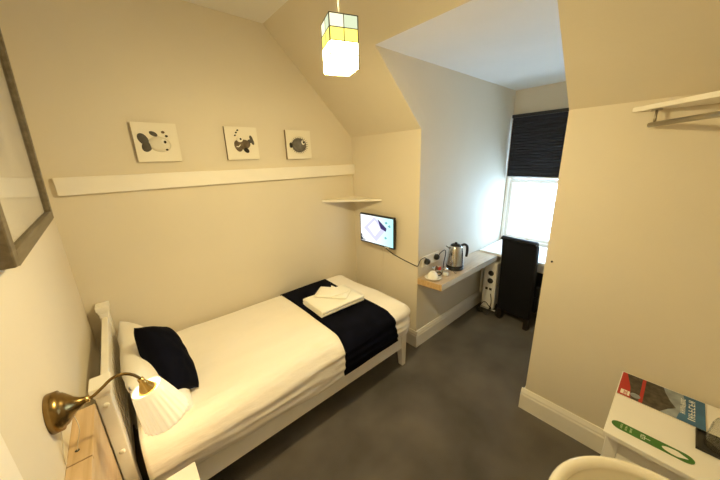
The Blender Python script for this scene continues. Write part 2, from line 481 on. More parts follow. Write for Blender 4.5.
o = obj('hand_towel', bm, M['towel']); o.location = (1.435, -.505, .678); o.rotation_euler = (0, 0, radians(38))
tag(o, 'small white hand towel folded skewed on top of the bath towel', 'towel')
bm = bmesh.new(); prism(bm, [(-.10, -.06, 0), (.10, -.06, 0), (-.05, .10, 0)], (0, 0, .008))
o = obj('face_cloth', bm, M['towel'], bevel=.003); o.location = (1.445, -.51, .6945); o.rotation_euler = (0, 0, radians(98))
tag(o, 'white face cloth folded to a triangle topping the towels', 'towel')

# ------------------------------------------------------------------ wooden ledge, bedside table, wall lamp
t = thing('wooden_ledge', 'bare pine boxed ledge between the wall lamp and the headboard post', 'ledge', (XL+.03, -1.17, 0))
bx('top_board', (XL, .014, -1.215, -.955, .872, .890), M['pine'], t, .002)
bx('top_board', (XL, .014, -1.43, -1.219, .872, .890), M['pine'], t, .002)
bx('front_panel', (-.002, .014, -1.43, -.955, .0, .872), M['pine'], t, .001)
bm = bmesh.new(); lathe(bm, [(0, .0), (.006, .0), (.006, .0012), (0, .0012)], (XL+.022, -1.165, .8895), 12); obj('cable_hole', bm, M['blackm'], t)

t = thing('bedside_table', 'small white bedside table tucked beside the head of the bed', 'bedside table', (.15, -1.2, 0))
bx('table_top', (.03, .258, -1.40, -1.035, .43, .45), M['deskw'], t, .003)
bx('drawer_front', (.236, .252, -1.385, -1.05, .30, .425), M['deskw'], t, .003)
for y in (-1.39, -1.045-.03):
    for x in (.04, .222):
        bx('leg', (x, x+.03, y, y+.03, 0, .43), M['deskw'], t, .003)

lamp = thing('wall_lamp', 'antique brass swan-neck wall lamp with a pleated glass shade', 'wall lamp', (XL, -1.17, 1.06))
bm = bmesh.new(); lathe(bm, [(0, 0), (.057, 0), (.059, .004), (.058, .024), (.050, .028), (.047, .034), (.036, .044), (.024, .054), (.015, .066), (.010, .078), (.008, .086), (.0, .087)], (XL, -1.172, 1.055), 40, 'x', rot=None)
wp = obj('wall_plate', bm, M['brass'], lamp)
bm = bmesh.new(); tube(bm, [(.028, -1.172, 1.055), (.050, -1.170, 1.056), (.075, -1.168, 1.071), (.102, -1.163, 1.086), (.130, -1.157, 1.082), (.152, -1.152, 1.062), (.166, -1.150, 1.038)], .0048, 12)
obj('arm', bm, M['brass'], lamp)
bm = bmesh.new(); lathe(bm, [(.0, .0), (.010, 0), (.010, .02), (.0, .02)], (.022, -1.172, 1.055), 16, 'x'); obj('collar', bm, M['brassb'], wp)
SH = V((.172, -1.150, 1.010)); TILT = Matrix.Rotation(radians(-13), 3, 'Y')
bm = bmesh.new(); lathe(bm, [(0, .028), (.009, .027), (.010, .012), (.016, .0), (.028, -.022), (.030, -.026), (0, -.026)], SH, 24, rot=TILT); obj('gallery', bm, M['brassb'], lamp)
# pleated glass shade, open below
bm = bmesh.new(); seg = 96; rings = []
prof = [(.047, -.016), (.0475, -.022), (.050, -.030), (.055, -.060), (.063, -.10), (.069, -.135), (.073, -.16), (.075, -.170)]
for k, (r, h) in enumerate(prof):
    amp = .0016 if 2 < k else 0
    rings.append([bm.verts.new(SH+TILT @ V(((r+amp*cos(24*2*pi*i/seg))*cos(2*pi*i/seg), (r+amp*cos(24*2*pi*i/seg))*sin(2*pi*i/seg), h))) for i in range(seg)])
for a, b in zip(rings, rings[1:]):
    for i in range(seg):
        f = bm.faces.new((a[i], a[(i+1) % seg], b[(i+1) % seg], b[i])); f.smooth = True
mg = bpy.data.materials.new('lit_pleated_opal_glass'); mg.use_nodes = True; nt = mg.node_tree
b_ = nt.nodes['Principled BSDF']; b_.inputs['Base Color'].default_value = (.85, .80, .66, 1); b_.inputs['Roughness'].default_value = .25
b_.inputs['Emission Color'].default_value = (1, .80, .47, 1); b_.inputs['Emission Strength'].default_value = .36
so = obj('lamp_shade', bm, mg, lamp, label='pleated opal glass shade, lit')
s = so.modifiers.new('t', 'SOLIDIFY'); s.thickness = .003
bm = bmesh.new(); lathe(bm, [(0, -.085), (.012, -.08), (.02, -.065), (.02, -.05), (.012, -.035), (.012, -.026), (0, -.026)], SH, 20, rot=TILT); obj('bulb', bm, emis('warm_bulb', (1, .72, .38), 12), lamp)
bm = bmesh.new(); tube(bm, [(XL+.012, -1.178, 1.01), (XL+.010, -1.19, .97), (XL+.004, -1.205, .93), (XL+.003, -1.213, .900)], .0022, 8)
obj('cable', bm, M['cablew'], lamp, label='pale flex running down the wall')
bm = bmesh.new(); tube(bm, [(XL+.045, -1.176, 1.02), (XL+.045, -1.176, .97), (XL+.030, -1.17, .92), (XL+.023, -1.166, .892)], .0012, 8)
obj('pull_cord', bm, M['cablew'], lamp)

# ------------------------------------------------------------------ large framed picture on the left wall
pic = thing('framed_picture', 'large grey wooden framed print leaning out from the side wall', 'picture', (XL, -.8, 1.53))
def lean(z): return -.012 + .035*(z-1.53)
y0, y1, z0, z1, w = -1.165, -.372, 1.528, 2.40, .038
def lbox(bm, ya, yb, za, zb, x0, x1):
    vs = [bm.verts.new((x+lean(z), y, z+(y-y1)*.036)) for x in (x0, x1) for y in (ya, yb) for z in (za, zb)]
    for q in ((0, 1, 3, 2), (4, 6, 7, 5), (0, 4, 5, 1), (2, 3, 7, 6), (0, 2, 6, 4), (1, 5, 7, 3)): bm.faces.new([vs[i] for i in q])
bm = bmesh.new()
lbox(bm, y0, y0+w, z0, z1, -.028, .012); lbox(bm, y1-w, y1, z0, z1, -.028, .012)
lbox(bm, y0+w, y1-w, z0, z0+w, -.028, .012); lbox(bm, y0+w, y1-w, z1-w, z1, -.028, .012)
obj('frame', bm, M['frame'], pic, .004)
bm = bmesh.new(); lbox(bm, y0+w, y1-w, z0+w, z1-w, -.001, .001); obj('glazing', bm, M['glazing'], pic)
# print: pale misty landscape
mp_ = bpy.data.materials.new('misty_print'); mp_.use_nodes = True; nt = mp_.node_tree; b_ = nt.nodes['Principled BSDF']; b_.inputs['Roughness'].default_value = .7
tc = nt.nodes.new('ShaderNodeTexCoord'); n = nt.nodes.new('ShaderNodeTexNoise'); n.inputs['Scale'].default_value = 2.6; n.inputs['Detail'].default_value = 7
r = nt.nodes.new('ShaderNodeValToRGB'); r.color_ramp.elements[0].position = .40; r.color_ramp.elements[0].color = (.46, .43, .42, 1); r.color_ramp.elements[1].position = .58; r.color_ramp.elements[1].color = (.80, .76, .66, 1)
nt.links.new(tc.outputs['Object'], n.inputs['Vector']); nt.links.new(n.outputs['Fac'], r.inputs[0]); nt.links.new(r.outputs[0], b_.inputs['Base Color'])
bm = bmesh.new(); lbox(bm, y0+w, y1-w, z0+w, z1-w, -.016, -.008); obj('print', bm, mp_, pic)
# ------------------------------------------------------------------ fish canvases
def fish_disc(bm, cx, cz, rx, rz, t, y=-.026, seg=28, ang=0., mi=0, shape=None):
    """low domed relief facing -y"""
    rings = []
    for k in range(5):
        f = cos(k/4*pi/2*.999); d = sin(k/4*pi/2)
        ring = []
        for i in range(seg):
            a = 2*pi*i/seg; s = shape(a) if shape else 1
            u, v = rx*cos(a)*s*(f if k else 1), rz*sin(a)*s*(f if k else 1)
            ring.append(bm.verts.new((cx+u*cos(ang)-v*sin(ang), y-t*d, cz+u*sin(ang)+v*cos(ang))))
        rings.append(ring)
    for a, b in zip(rings, rings[1:]):
        for i in range(seg):
            fc = bm.faces.new((a[i], a[(i+1) % seg], b[(i+1) % seg], b[i])); fc.smooth = True; fc.material_index = mi
    bm.faces.new(rings[0][::-1]).material_index = mi
def part_disc(name, par, m, *a, **k):
    bm = bmesh.new(); fish_disc(bm, *a, **k); return obj(name, bm, m, par)
def canvas(x, z, w, h, label):
    t = thing('fish_canvas', label, 'picture', (x+w/2, 0, z), 'square fish pictures above the ledge')
    bm = bmesh.new(); box(bm, x, x+w, -.026, -.001, z, z+h)
    for f in bm.faces: f.material_index = 0 if f.calc_center_median().y < -.02 else 1
    obj('canvas_panel', bm, [M['canvas'], M['canvase']], t); return t
cz = 1.772
c = canvas(.387, cz, .235, .232, 'square canvas with a pale plump fish and dark grey tail')
X, Z = .387, cz
part_disc('tail', c, M['fgrey'], X+.047, Z+.135, .025, .036, .010, ang=.5)
part_disc('tail', c, M['fgrey'], X+.060, Z+.092, .026, .034, .010, ang=-.5)
part_disc('fin', c, M['fgrey'], X+.105, Z+.167, .023, .013, .008, ang=-.5)
bd = part_disc('body', c, M['fpale'], X+.128, Z+.105, .060, .047, .016, ang=-.1)
ey = part_disc('eye', c, M['fwhite'], X+.150, Z+.118, .020, .020, .016, y=-.030)
part_disc('pupil', ey, M['fblack'], X+.156, Z+.118, .008, .009, .006, y=-.043)
part_disc('mouth', bd, M['fblack'], X+.160, Z+.072, .008, .006, .006, y=-.034)
part_disc('bubble', c, M['fbrown'], X+.157, Z+.178, .010, .008, .006)
part_disc('bubble', c, M['fblack'], X+.172, Z+.155, .008, .007, .006)
X = .917
c = canvas(X, cz, .235, .232, 'square canvas with a brown fish blowing bubbles, between the other two')
part_disc('tail', c, M['fgrey'], X+.190, Z+.140, .016, .036, .008, ang=.3, shape=lambda a: .65+.35*abs(sin(a)))
part_disc('tail', c, M['fgrey'], X+.176, Z+.133, .024, .014, .008, ang=.2)
bd = part_disc('body', c, M['fbrown'], X+.118, Z+.108, .058, .036, .016, ang=.1)
part_disc('head', c, M['fbrown'], X+.085, Z+.098, .028, .042, .014, ang=.3)
part_disc('fin', c, M['fblack'], X+.140, Z+.068, .024, .016, .020, ang=-.8)
ey = part_disc('eye', c, M['fwhite'], X+.098, Z+.142, .022, .020, .018, y=-.030)
part_disc('pupil', ey, M['fblack'], X+.100, Z+.145, .008, .008, .006, y=-.045)
bm = bmesh.new(); tube(bm, [(X+.066, -.040, Z+.094), (X+.080, -.044, Z+.092), (X+.094, -.044, Z+.106)], .0028, 6); obj('mouth', bm, M['fwhite'], bd)
for bx_, bz_ in ((.070, .172), (.080, .192), (.092, .208)): part_disc('bubble', c, M['fblack'], X+bx_, Z+bz_, .008, .006, .006, ang=.4)
X = 1.393
c = canvas(X, cz-.005, .235, .232, 'square canvas with a round spiky grey fish, nearest the corner shelf')
Z = cz-.005
part_disc('tail', c, M['fblack'], X+.042, Z+.112, .018, .022, .008, shape=lambda a: .75+.25*abs(sin(a)))
bd = part_disc('body', c, M['fmid'], X+.118, Z+.112, .066, .056, .020, seg=64, shape=lambda a: 1+.05*abs(sin(11*a)))
bm = bmesh.new()
for k in range(26):
    a = 2*pi*k/26+.1
    if abs(a-pi) < .35: continue
    u = V((cos(a), 0, sin(a)))
    tube(bm, [V((X+.118, -.032, Z+.112))+V((u.x*.058, 0, u.z*.050)), V((X+.118, -.034, Z+.112))+V((u.x*.084, 0, u.z*.074))], lambda q: .0034*(1-.75*q), 5, sm=False)
obj('spines', bm, M['fgrey'], bd)
ey = part_disc('eye', c, M['fwhite'], X+.148, Z+.132, .020, .021, .018, y=-.034)
part_disc('pupil', ey, M['fblack'], X+.150, Z+.134, .009, .010, .006, y=-.050)

# ------------------------------------------------------------------ corner shelf and wall screen
bm = bmesh.new(); prism(bm, [(1.722, -.001, 1.360), (L-.001, -.001, 1.360), (L-.001, -.411, 1.360)], (0, 0, .020))
tag(obj('corner_shelf', bm, M['trimw'], bevel=.002), 'small triangular white corner shelf above the wall television', 'shelf')

tv = thing('television', 'small black flat-screen television on the wall past the bed foot', 'television', (2.1, -.39, .94))
bm = bmesh.new(); box(bm, 2.058, 2.082, -.622, -.160, .936, 1.235); obj('casing', bm, M['black'], tv, .005)
bm = bmesh.new(); box(bm, 2.082, 2.112, -.47, -.30, 1.0, 1.16); obj('back_housing', bm, M['blackm'], tv, .004)
bx('wall_bracket', (2.110, L, -.44, -.34, 1.04, 1.12), M['blackm'], tv)
# picture on the screen
ms = bpy.data.materials.new('screen_picture'); ms.use_nodes = True; nt = ms.node_tree; nt.nodes.remove(nt.nodes['Principled BSDF'])
em = nt.nodes.new('ShaderNodeEmission'); em.inputs[1].default_value = 1.0
tc = nt.nodes.new('ShaderNodeTexCoord'); g = nt.nodes.new('ShaderNodeSeparateXYZ'); Lk = nt.links.new
Lk(tc.outputs['Object'], g.inputs[0])
r = nt.nodes.new('ShaderNodeValToRGB'); r.color_ramp.elements[0].position = .0; r.color_ramp.elements[0].color = (.42, .85, .85, 1); r.color_ramp.elements[1].position = 1; r.color_ramp.elements[1].color = (.95, .97, 1, 1)
mr = nt.nodes.new('ShaderNodeMapRange'); mr.inputs[1].default_value = -.62; mr.inputs[2].default_value = -.30
Lk(g.outputs['Y'], mr.inputs[0]); Lk(mr.outputs[0], r.inputs[0]); Lk(r.outputs[0], em.inputs[0]); Lk(em.outputs[0], nt.nodes['Material Output'].inputs[0])
SX = 2.0575
def poly(bm, pts, x, t=.0006):   # (s, t) across the screen: s 0..1 from wall corner side, t 0..1 upward
    P = [(x, -.172-.438*s, .952+.268*q) for s, q in pts]
    prism(bm, P, (-t, 0, 0))
bm = bmesh.new(); poly(bm, [(0, 0), (1, 0), (1, 1), (0, 1)], SX+.0002, .0006); scr = obj('screen', bm, ms, tv, label='lit screen')
def graphic(pts, col, s, lvl):
    bm = bmesh.new(); poly(bm, pts, SX-.0002*lvl, .0003); obj('screen_graphic', bm, emis('screen_colour', col, s), scr)
graphic([(.10, .50), (.45, .97), (.82, .62), (.50, .08)], (.60, .60, .92), .95, 2)
graphic([(.24, .56), (.46, .86), (.66, .60), (.46, .26)], (.80, .80, .97), 1, 4)
graphic([(.55, .93), (.82, .64), (.80, .52), (.64, .60)], (.08, .06, .20), .6, 6)
graphic([(0, .30), (.10, .45), (.44, .06), (.30, 0)], (.93, .93, 1.0), 1, 3)
graphic([(0, .02), (0, .28), (.16, .02)], (.04, .06, .08), .4, 5)
graphic([(.02, .16), (.03, .20), (.12, .06), (.11, .03)], (.9, .95, .95), 1, 7)
for s_, q_ in ((.76, .84), (.85, .74), (.74, .30)):
    graphic([(s_, q_), (s_+.06, q_+.05), (s_+.09, q_-.02), (s_+.04, q_-.06)], (.22, .62, .66), .7, 6)
bx('brand_badge', (2.0565, 2.058, -.56, -.50, .938, .946), M['plastw'], tv)

# ------------------------------------------------------------------ floating shelf desk, sockets, kettle, tea things
DZ = .705
t = thing('floating_desk', 'pale oak-look floating shelf fixed along the dormer side wall', 'shelf', (2.7, A-.1, DZ-.06))
bm = bmesh.new(); prism(bm, [(2.124, A-.001, DZ-.055), (2.148, A-.232, DZ-.055), (3.20, A-.232, DZ-.055), (3.20, A-.001, DZ-.055)], (0, 0, .055)); obj('board', bm, M['oak'], t)
bm = bmesh.new(); prism(bm, [(2.1225, A-.001, DZ-.055), (2.1465, A-.234, DZ-.055), (2.148, A-.2335, DZ-.055), (2.124, A-.001, DZ-.055)], (0, 0, .0545)); obj('edge_band', bm, M['oakedge'], t)
bm = bmesh.new(); box(bm, 2.148, 3.20, A-.2335, A-.2325, DZ-.055, DZ-.001); obj('edge_band', bm, M['deskw'], t)

sk = thing('wall_socket', 'white double wall socket above the oak floating shelf', 'socket', (2.32, A, .80))
bm = bmesh.new(); box(bm, 2.175, 2.425, A-.012, A, .795, .893); fp = obj('face_plate', bm, M['plastw'], sk, .004)
for x in (2.23, 2.38): bx('switch', (x-.008, x+.008, A-.016, A-.012, .873, .886), M['plastw'], fp, .002)
def plug(par, x, z):
    bm = bmesh.new(); lathe(bm, [(0, 0), (.028, 0), (.028, -.020), (.020, -.034), (0, -.036)], (x, A-.0125, z), 24, 'y'); return obj('plug', bm, M['black'], par)
cb = thing('television_cable', 'dark mains cable from the television round the corner to its socket', 'cable', (2.25, A-.02, .82))
bm = bmesh.new()
tube(bm, [(2.095, -.47, .938), (2.108, -.49, .90), (2.116, -.55, .872), (2.117, -.65, .848), (2.117, -.76, .830), (2.114, -.835, .822), (2.117, -.853, .832), (2.14, -.858, .875), (2.185, -.872, .890), (2.222, -.884, .853)], .0036, 8)
obj('flex', bm, M['blackm'], cb); plug(cb, 2.225, .842)
bm = bmesh.new(); tube(bm, [(2.100, -.42, .938), (2.112, -.43, .88), (2.118, -.425, .80), (2.118, -.41, .72), (2.117, -.395, .60), (2.117, -.39, .45)], .0028, 8)
tag(obj('aerial_cable', bm, M['cablew']), 'thin pale cable hanging from the television behind the bed foot', 'cable')
ck = thing('kettle_cable', 'black kettle cable arching from the wall plug down to the kettle', 'cable', (2.40, A-.02, .82))
plug(ck, 2.372, .850)
bm = bmesh.new(); tube(bm, [(2.374, -.880, .855), (2.395, -.893, .890), (2.435, -.905, .910), (2.462, -.905, .89), (2.474, -.895, .84), (2.470, -.885, .77), (2.462, -.89, .716), (2.472, -.905, .7095)], .0036, 8)
obj('flex', bm, M['black'], ck)

kt = thing('kettle', 'brushed steel electric kettle with black handle on the oak shelf', 'kettle', (2.585, -.952, DZ))
KX, KY = 2.560, -.950
bm = bmesh.new(); lathe(bm, [(0, DZ), (.078, DZ), (.080, DZ+.006), (.078, DZ+.018), (.06, DZ+.022), (0, DZ+.022)], (KX, KY, 0), 40); obj('power_base', bm, M['black'], kt)
bm = bmesh.new(); lathe(bm, [(0, DZ+.023), (.074, DZ+.023), (.078, DZ+.030), (.078, DZ+.045), (.074, DZ+.10), (.068, DZ+.16), (.063, DZ+.20), (.058, DZ+.222), (.050, DZ+.232)], (KX, KY, 0), 48)
prism(bm, [(KX-.035, KY+.052, DZ+.20), (KX-.078, KY+.058, DZ+.222), (KX-.052, KY+.028, DZ+.20), (KX-.050, KY+.02, DZ+.17)], (.012, .006, .012))
obj('body', bm, M['steel'], kt)
bm = bmesh.new(); lathe(bm, [(.050, DZ+.232), (.046, DZ+.240), (.030, DZ+.247), (.012, DZ+.249), (.012, DZ+.262), (0, DZ+.264)], (KX, KY, 0), 36); obj('lid', bm, M['black'], kt)
hd = V((.80, -.60, 0)).normalized()
def kp(r, z): return V((KX, KY, DZ+z))+hd*r
bm = bmesh.new(); tube(bm, [kp(.050, .228), kp(.085, .236), kp(.110, .215), (kp(.113, .16)), kp(.108, .115)], lambda q: .011+.002*sin(q*pi), 12); obj('handle', bm, M['black'], kt)
bm = bmesh.new(); lathe(bm, [(.0785, DZ+.024), (.0795, DZ+.030), (.0795, DZ+.042), (.0785, DZ+.046)], (KX, KY, 0), 40); obj('band', bm, M['black'], kt)

t = thing('saucer', 'white saucer under the upturned teacup near the shelf end', 'saucer', (2.215, -.945, DZ))
bm = bmesh.new(); lathe(bm, [(0, .001), (.034, .001), (.045, .006), (.074, .015), (.075, .017), (.045, .010), (.034, .006), (0, .006)], (2.215, -.945, DZ), 40); obj('dish', bm, M['china'], t)
t = thing('teacup', 'white teacup turned upside down on its saucer', 'cup', (2.215, -.945, DZ+.01))
bm = bmesh.new(); lathe(bm, [(.049, .0), (.0475, .012), (.044, .028), (.036, .044), (.024, .052), (.022, .058), (.019, .058), (.019, .054), (0, .054)], (2.209, -.945, DZ+.0115), 40)
o = obj('bowl', bm, M['china'], t); s = o.modifiers.new('t', 'SOLIDIFY'); s.thickness = .003
bm = bmesh.new(); tube(bm, [(2.247, -.965, DZ+.025), (2.273, -.981, DZ+.026), (2.279, -.985, DZ+.045), (2.259, -.974, DZ+.056), (2.243, -.965, DZ+.055)], .0045, 8); obj('handle', bm, M['black'], t, label='dark cup handle')
t = thing('tea_bowl', 'steel bowl of tea sachets by the wall behind the glass jar', 'bowl', (2.395, -.905, DZ))
bm = bmesh.new(); lathe(bm, [(0, 0), (.035, 0), (.046, .012), (.052, .035), (.053, .046), (.050, .046), (.043, .014), (.033, .004), (0, .004)], (2.355, -.9, DZ), 32); obj('bowl', bm, M['chrome'], t)
for k, (c_, a) in enumerate([('paperw', .2), ('fbrown', 1.2), ('red', 2.2), ('paperw', 2.9)]):
    bm = bmesh.new(); box(bm, -.018, .018, -.003, .003, -.012, .030); o = obj('tea_sachet', bm, M[c_]); 
    o.matrix_world = Matrix.Translation((2.355+.014*cos(a*2), -.9+.014*sin(a*2), DZ+.034)) @ Matrix.Rotation(a, 4, 'Z') @ Matrix.Rotation(.35, 4, 'X')
    tag(o, ['white paper tea sachet standing tallest at the wall side of the steel bowl', 'brown sachet in the steel bowl', 'red sachet in the steel bowl', 'white sachet lying low at the kettle side of the steel bowl'][k], 'sachet', 'sachets in the steel bowl')
t = thing('glass_jar', 'little lidded glass jar at the front edge of the oak shelf', 'jar', (2.40, -.985, DZ))
bm = bmesh.new(); lathe(bm, [(0, 0), (.024, 0), (.027, .004), (.027, .045), (.020, .054), (.020, .058)], (2.350, -.985, DZ), 28); obj('jar_body', bm, M['tumbler'], t)
bm = bmesh.new(); lathe(bm, [(0, .002), (.022, .002), (.024, .006), (.024, .03), (0, .03)], (2.350, -.985, DZ), 24); obj('sugar', bm, M['china'], t)
bm = bmesh.new(); lathe(bm, [(0, .058), (.022, .058), (.022, .068), (.008, .072), (.006, .080), (0, .081)], (2.350, -.985, DZ), 24); obj('lid', bm, M['chrome'], t)
t = thing('teaspoon', 'small steel teaspoon lying beside the kettle base', 'spoon', (2.46, -.98, DZ))
bm = bmesh.new(); tube(bm, [(2.455, -1.02, DZ+.004), (2.475, -.99, DZ+.003), (2.49, -.965, DZ+.003)], .0022, 6); obj('handle', bm, M['chrome'], t)
bm = bmesh.new(); lathe(bm, [(0, .0), (.007, .0015), (.010, .004), (.0, .0045)], (2.452, -1.026, DZ), 16); obj('bowl', bm, M['chrome'], t)

# ------------------------------------------------------------------ window desk, blind, heater, chair
t = thing('window_desk', 'white laminate desk board spanning the dormer below the window', 'desk', (3.5, -1.3, .7))
bm = bmesh.new(); box(bm, 3.215, XW-.02, B+.022, A-.022, .690, .722); obj('desk_top', bm, M['deskw'], t, .003)
bx('apron', (3.28, 3.298, B+.03, A-.24, .60, .690), M['deskw'], t)
bx('support_panel', (3.30, XW-.03, B+.03, B+.05, 0, .690), M['deskw'], t)
bx('support_panel', (3.30, XW-.03, A-.05, A-.03, .17, .690), M['deskw'], t)

bl = thing('window_blind', 'black fabric blind half lowered over the dormer window', 'blind', (XW-.04, -1.32, 1.48))
bm = bmesh.new(); box(bm, XW-.062, XW-.016, B+.012, A-.012, 2.135, 2.168); obj('headrail', bm, M['black'], bl, .004)
bm = bmesh.new(); rows = []
nz = 44
for k in range(nz+1):
    z = 1.497+(2.135-1.497)*k/nz; off = .0045*(1 if k % 2 else -1)
    rows.append([bm.verts.new((XW-.038+off+.002*noise.noise(V((y*4, z*11, 0))), y, z+.0025*noise.noise(V((y*3, z*7, 5))))) for y in [B+.018+(A-B-.036)*j/24 for j in range(25)]])
for a, b in zip(rows, rows[1:]):
    for j in range(24): bm.faces.new((a[j], a[j+1], b[j+1], b[j]))
o = obj('pleated_fabric', bm, M['blind'], bl); s = o.modifiers.new('t', 'SOLIDIFY'); s.thickness = .0015
bx('bottom_bar', (XW-.052, XW-.026, B+.016, A-.016, 1.478, 1.497), M['plastw'], bl, .003, label='white bottom bar')

ht = thing('oil_heater', 'white oil-filled electric heater with knobs under the desk end', 'heater', (3.3, -1.05, 0))
hy = -1.035
bm = bmesh.new(); box(bm, 3.165, 3.225, hy-.070, hy+.070, .075, .625); cp = obj('control_panel', bm, M['plastw'], ht, .012)
for k, z in enumerate((.50, .41)):
    bm = bmesh.new(); lathe(bm, [(0, 0), (.030, 0), (.030, -.004), (.021, -.006), (.019, -.022), (0, -.023)], (3.165, hy-.012, z), 24, 'x'); obj('knob', bm, M['blackm'], cp)
bx('switch', (3.161, 3.165, hy-.035, hy-.008, .30, .325), M['blackm'], cp); bx('switch', (3.161, 3.165, hy+.008, hy+.035, .30, .325), M['blackm'], cp)
for i in range(7):
    x = 3.245+i*.05
    bm = bmesh.new(); box(bm, x, x+.016, hy-.062, hy+.062, .09, .615); obj('fin', bm, M['plastw'], ht, .008)
bx('core', (3.225, 3.56, hy-.012, hy+.012, .12, .58), M['plastw'], ht)
for x in (3.20, 3.53):
    bm = bmesh.new(); tube(bm, [(x, hy-.10, .05), (x, hy+.10, .05)], .008, 8, sm=False); ax = obj('axle', bm, M['plastw'], ht)
    for y in (hy-.10, hy+.10):
        bm = bmesh.new(); lathe(bm, [(0, -.011), (.03, -.011), (.034, -.006), (.034, .006), (.03, .011), (0, .011)], (x, y, .034), 20, 'y'); obj('wheel', bm, M['blackm'], ax)
bm = bmesh.new(); P = [(3.160, hy-.03, .26), (3.148, hy-.05, .16), (3.138, hy-.025, .04)]
P += [(3.138-.012*(k % 3), hy+.0+.055*cos(-1.2+k*.7), .085+.075*sin(-1.2+k*.7)) for k in range(16)]
P += [(3.14, hy+.06, .012), (3.17, hy+.12, .008)]
tube(bm, P, .004, 8); obj('mains_lead', bm, M['blackm'], ht, label='coiled black lead')

ch = thing('dining_chair', 'high-backed black leather chair with rolled top facing the window desk', 'chair', (3.14, -1.34, 0))
cy0, cy1 = -1.482, -1.140
# back: curved section in xz swept over y
def back_x(z):
    t = (z-.10)/.85
    return 3.135 - .02*(t) - .055*max(0, t-.45)**1.6
prof = []
for k in range(19):
    z = .12+.80*k/18; prof.append((back_x(z), z))
bm = bmesh.new(); outline = [(x, z) for x, z in prof]
# scroll at the top, rolling backwards
cx_, cz_ = back_x(.92)+.004, .925
for k in range(9):
    a = pi*1.05 - k*pi*1.15/8
    outline.append((cx_-.0+.036*cos(a), cz_+.030*sin(a)))
fr = [(back_x(z)+.055, z) for z in [.90, .80, .70, .60, .50, .40, .30, .12]]
outline += fr
prism(bm, [(x, cy0, z) for x, z in outline], (0, cy1-cy0, 0))
obj('backrest', bm, M['leather'], ch, .014, seg=3)
bm = bmesh.new(); box(bm, 3.195, 3.60, cy0-.035, cy1+.035, .36, .48); obj('seat', bm, M['leather'], ch, .02, seg=3)
bx('seat_apron', (3.195, 3.59, cy0-.025, cy1+.025, .20, .36), M['leather'], ch, .01)
for y in (cy0+.005, cy1-.05):
    for x, dx in ((3.14, 0), (3.54, 0)):
        bm = bmesh.new(); box(bm, x, x+.042, y, y+.045, 0, .20 if x > 3.3 else .125); obj('leg', bm, M['darkwood'], ch, .003)
ch.rotation_euler = (0, 0, radians(-8.5))

# ------------------------------------------------------------------ pendant lamp
pd = thing('pendant_lamp', 'square stained-glass pendant lamp hanging lit from the ceiling', 'lamp', (1.030, -1.28, H))
PX, PY, pz0, pz1, hw = 1.012, -1.28, 2.084, 2.256, .056
ra = radians(-20)
def pr(u, v, z): return V((PX+u*cos(ra)-v*sin(ra), PY+u*sin(ra)+v*cos(ra), z))
bm = bmesh.new(); tube(bm, [(PX, PY, H-.02), (PX, PY, pz1)], .0035, 8, sm=False); obj('cord', bm, M['cablew'], pd)
bm = bmesh.new(); lathe(bm, [(0, 0), (.045, 0), (.045, -.012), (.02, -.03), (0, -.03)], (PX, PY, H), 24); obj('ceiling_rose', bm, M['plastw'], pd)
bm = bmesh.new(); lathe(bm, [(0, pz1+.015), (.010, pz1+.015), (.016, pz1), (.016, pz1-.05), (0, pz1-.05)], (PX, PY, 0), 20); obj('lamp_holder', bm, M['plastw'], pd)
mats_g = [emis('glass_lit_pale', (1, .95, .60), 1.05), emis('glass_lit_blue', (.70, .78, .52), .85), emis('glass_lit_yellow', (1, .84, .16), 1.25), emis('glass_lit_hot', (1, .79, .36), 17.)]
hot = bmesh.new(); cols = {}
faces_dirs = [((1, 0), (0, -1)), ((0, 1), (1, 0)), ((-1, 0), (0, 1)), ((0, -1), (-1, 0))]
rowh = (pz1-pz0)/4
bmf = bmesh.new()
for fi, (du, nv) in enumerate(faces_dirs):
    for row in range(4):
        for c_ in range(2):
            a0, a1 = (-hw, 0) if c_ == 0 else (0, hw)
            za, zb = pz0+row*rowh, pz0+(row+1)*rowh
            if row < 2: mi = 3
            elif row == 2: mi = 2
            else: mi = 1 if (fi+c_) % 2 == (1 if fi == 0 else 0) else 0
            g_ = .0016
            P = [pr(du[0]*s+nv[0]*hw, du[1]*s+nv[1]*hw, z) for s, z in ((a0+g_, za+g_), (a1-g_, za+g_), (a1-g_, zb-g_), (a0+g_, zb-g_))]
            n_ = pr(nv[0], nv[1], 0)-pr(0, 0, 0)
            bm = bmesh.new(); prism(bm, P, n_*-.002); obj('glass_panel', bm, mats_g[mi], pd)
    for row in range(5):
        z = pz0+row*rowh
        prism(bmf, [pr(du[0]*s+nv[0]*(hw-.0024+o_), du[1]*s+nv[1]*(hw-.0024+o_), z+dz) for s, o_, dz in ((-hw, 0, -.0014), (hw, 0, -.0014), (hw, 0, .0014), (-hw, 0, .0014))], (pr(nv[0], nv[1], 0)-pr(0, 0, 0))*.0032)
    for s in (-hw, 0, hw):
        prism(bmf, [pr(du[0]*(s+d)+nv[0]*(hw-.0024), du[1]*(s+d)+nv[1]*(hw-.0024), z) for d, z in ((-.0014, pz0), (.0014, pz0), (.0014, pz1), (-.0014, pz1))], (pr(nv[0], nv[1], 0)-pr(0, 0, 0))*.0032)
for d in (0, 1):
    a = pr(*((-hw, 0) if d == 0 else (0, -hw)), pz1); b = pr(*((hw, 0) if d == 0 else (0, hw)), pz1)
    tube(bmf, [a, b], .0025, 6, sm=False)
obj('lead_frame', bmf, M['lead'], pd)
bm = bmesh.new(); lathe(bm, [(0, pz0+.03), (.018, pz0+.034), (.027, pz0+.05), (.028, pz0+.066), (.021, pz0+.09), (.014, pz0+.11), (.014, pz1-.05), (0, pz1-.05)], (PX, PY, 0), 24); obj('bulb', bm, emis('lit_bulb', (1, .80, .47), 30), pd)

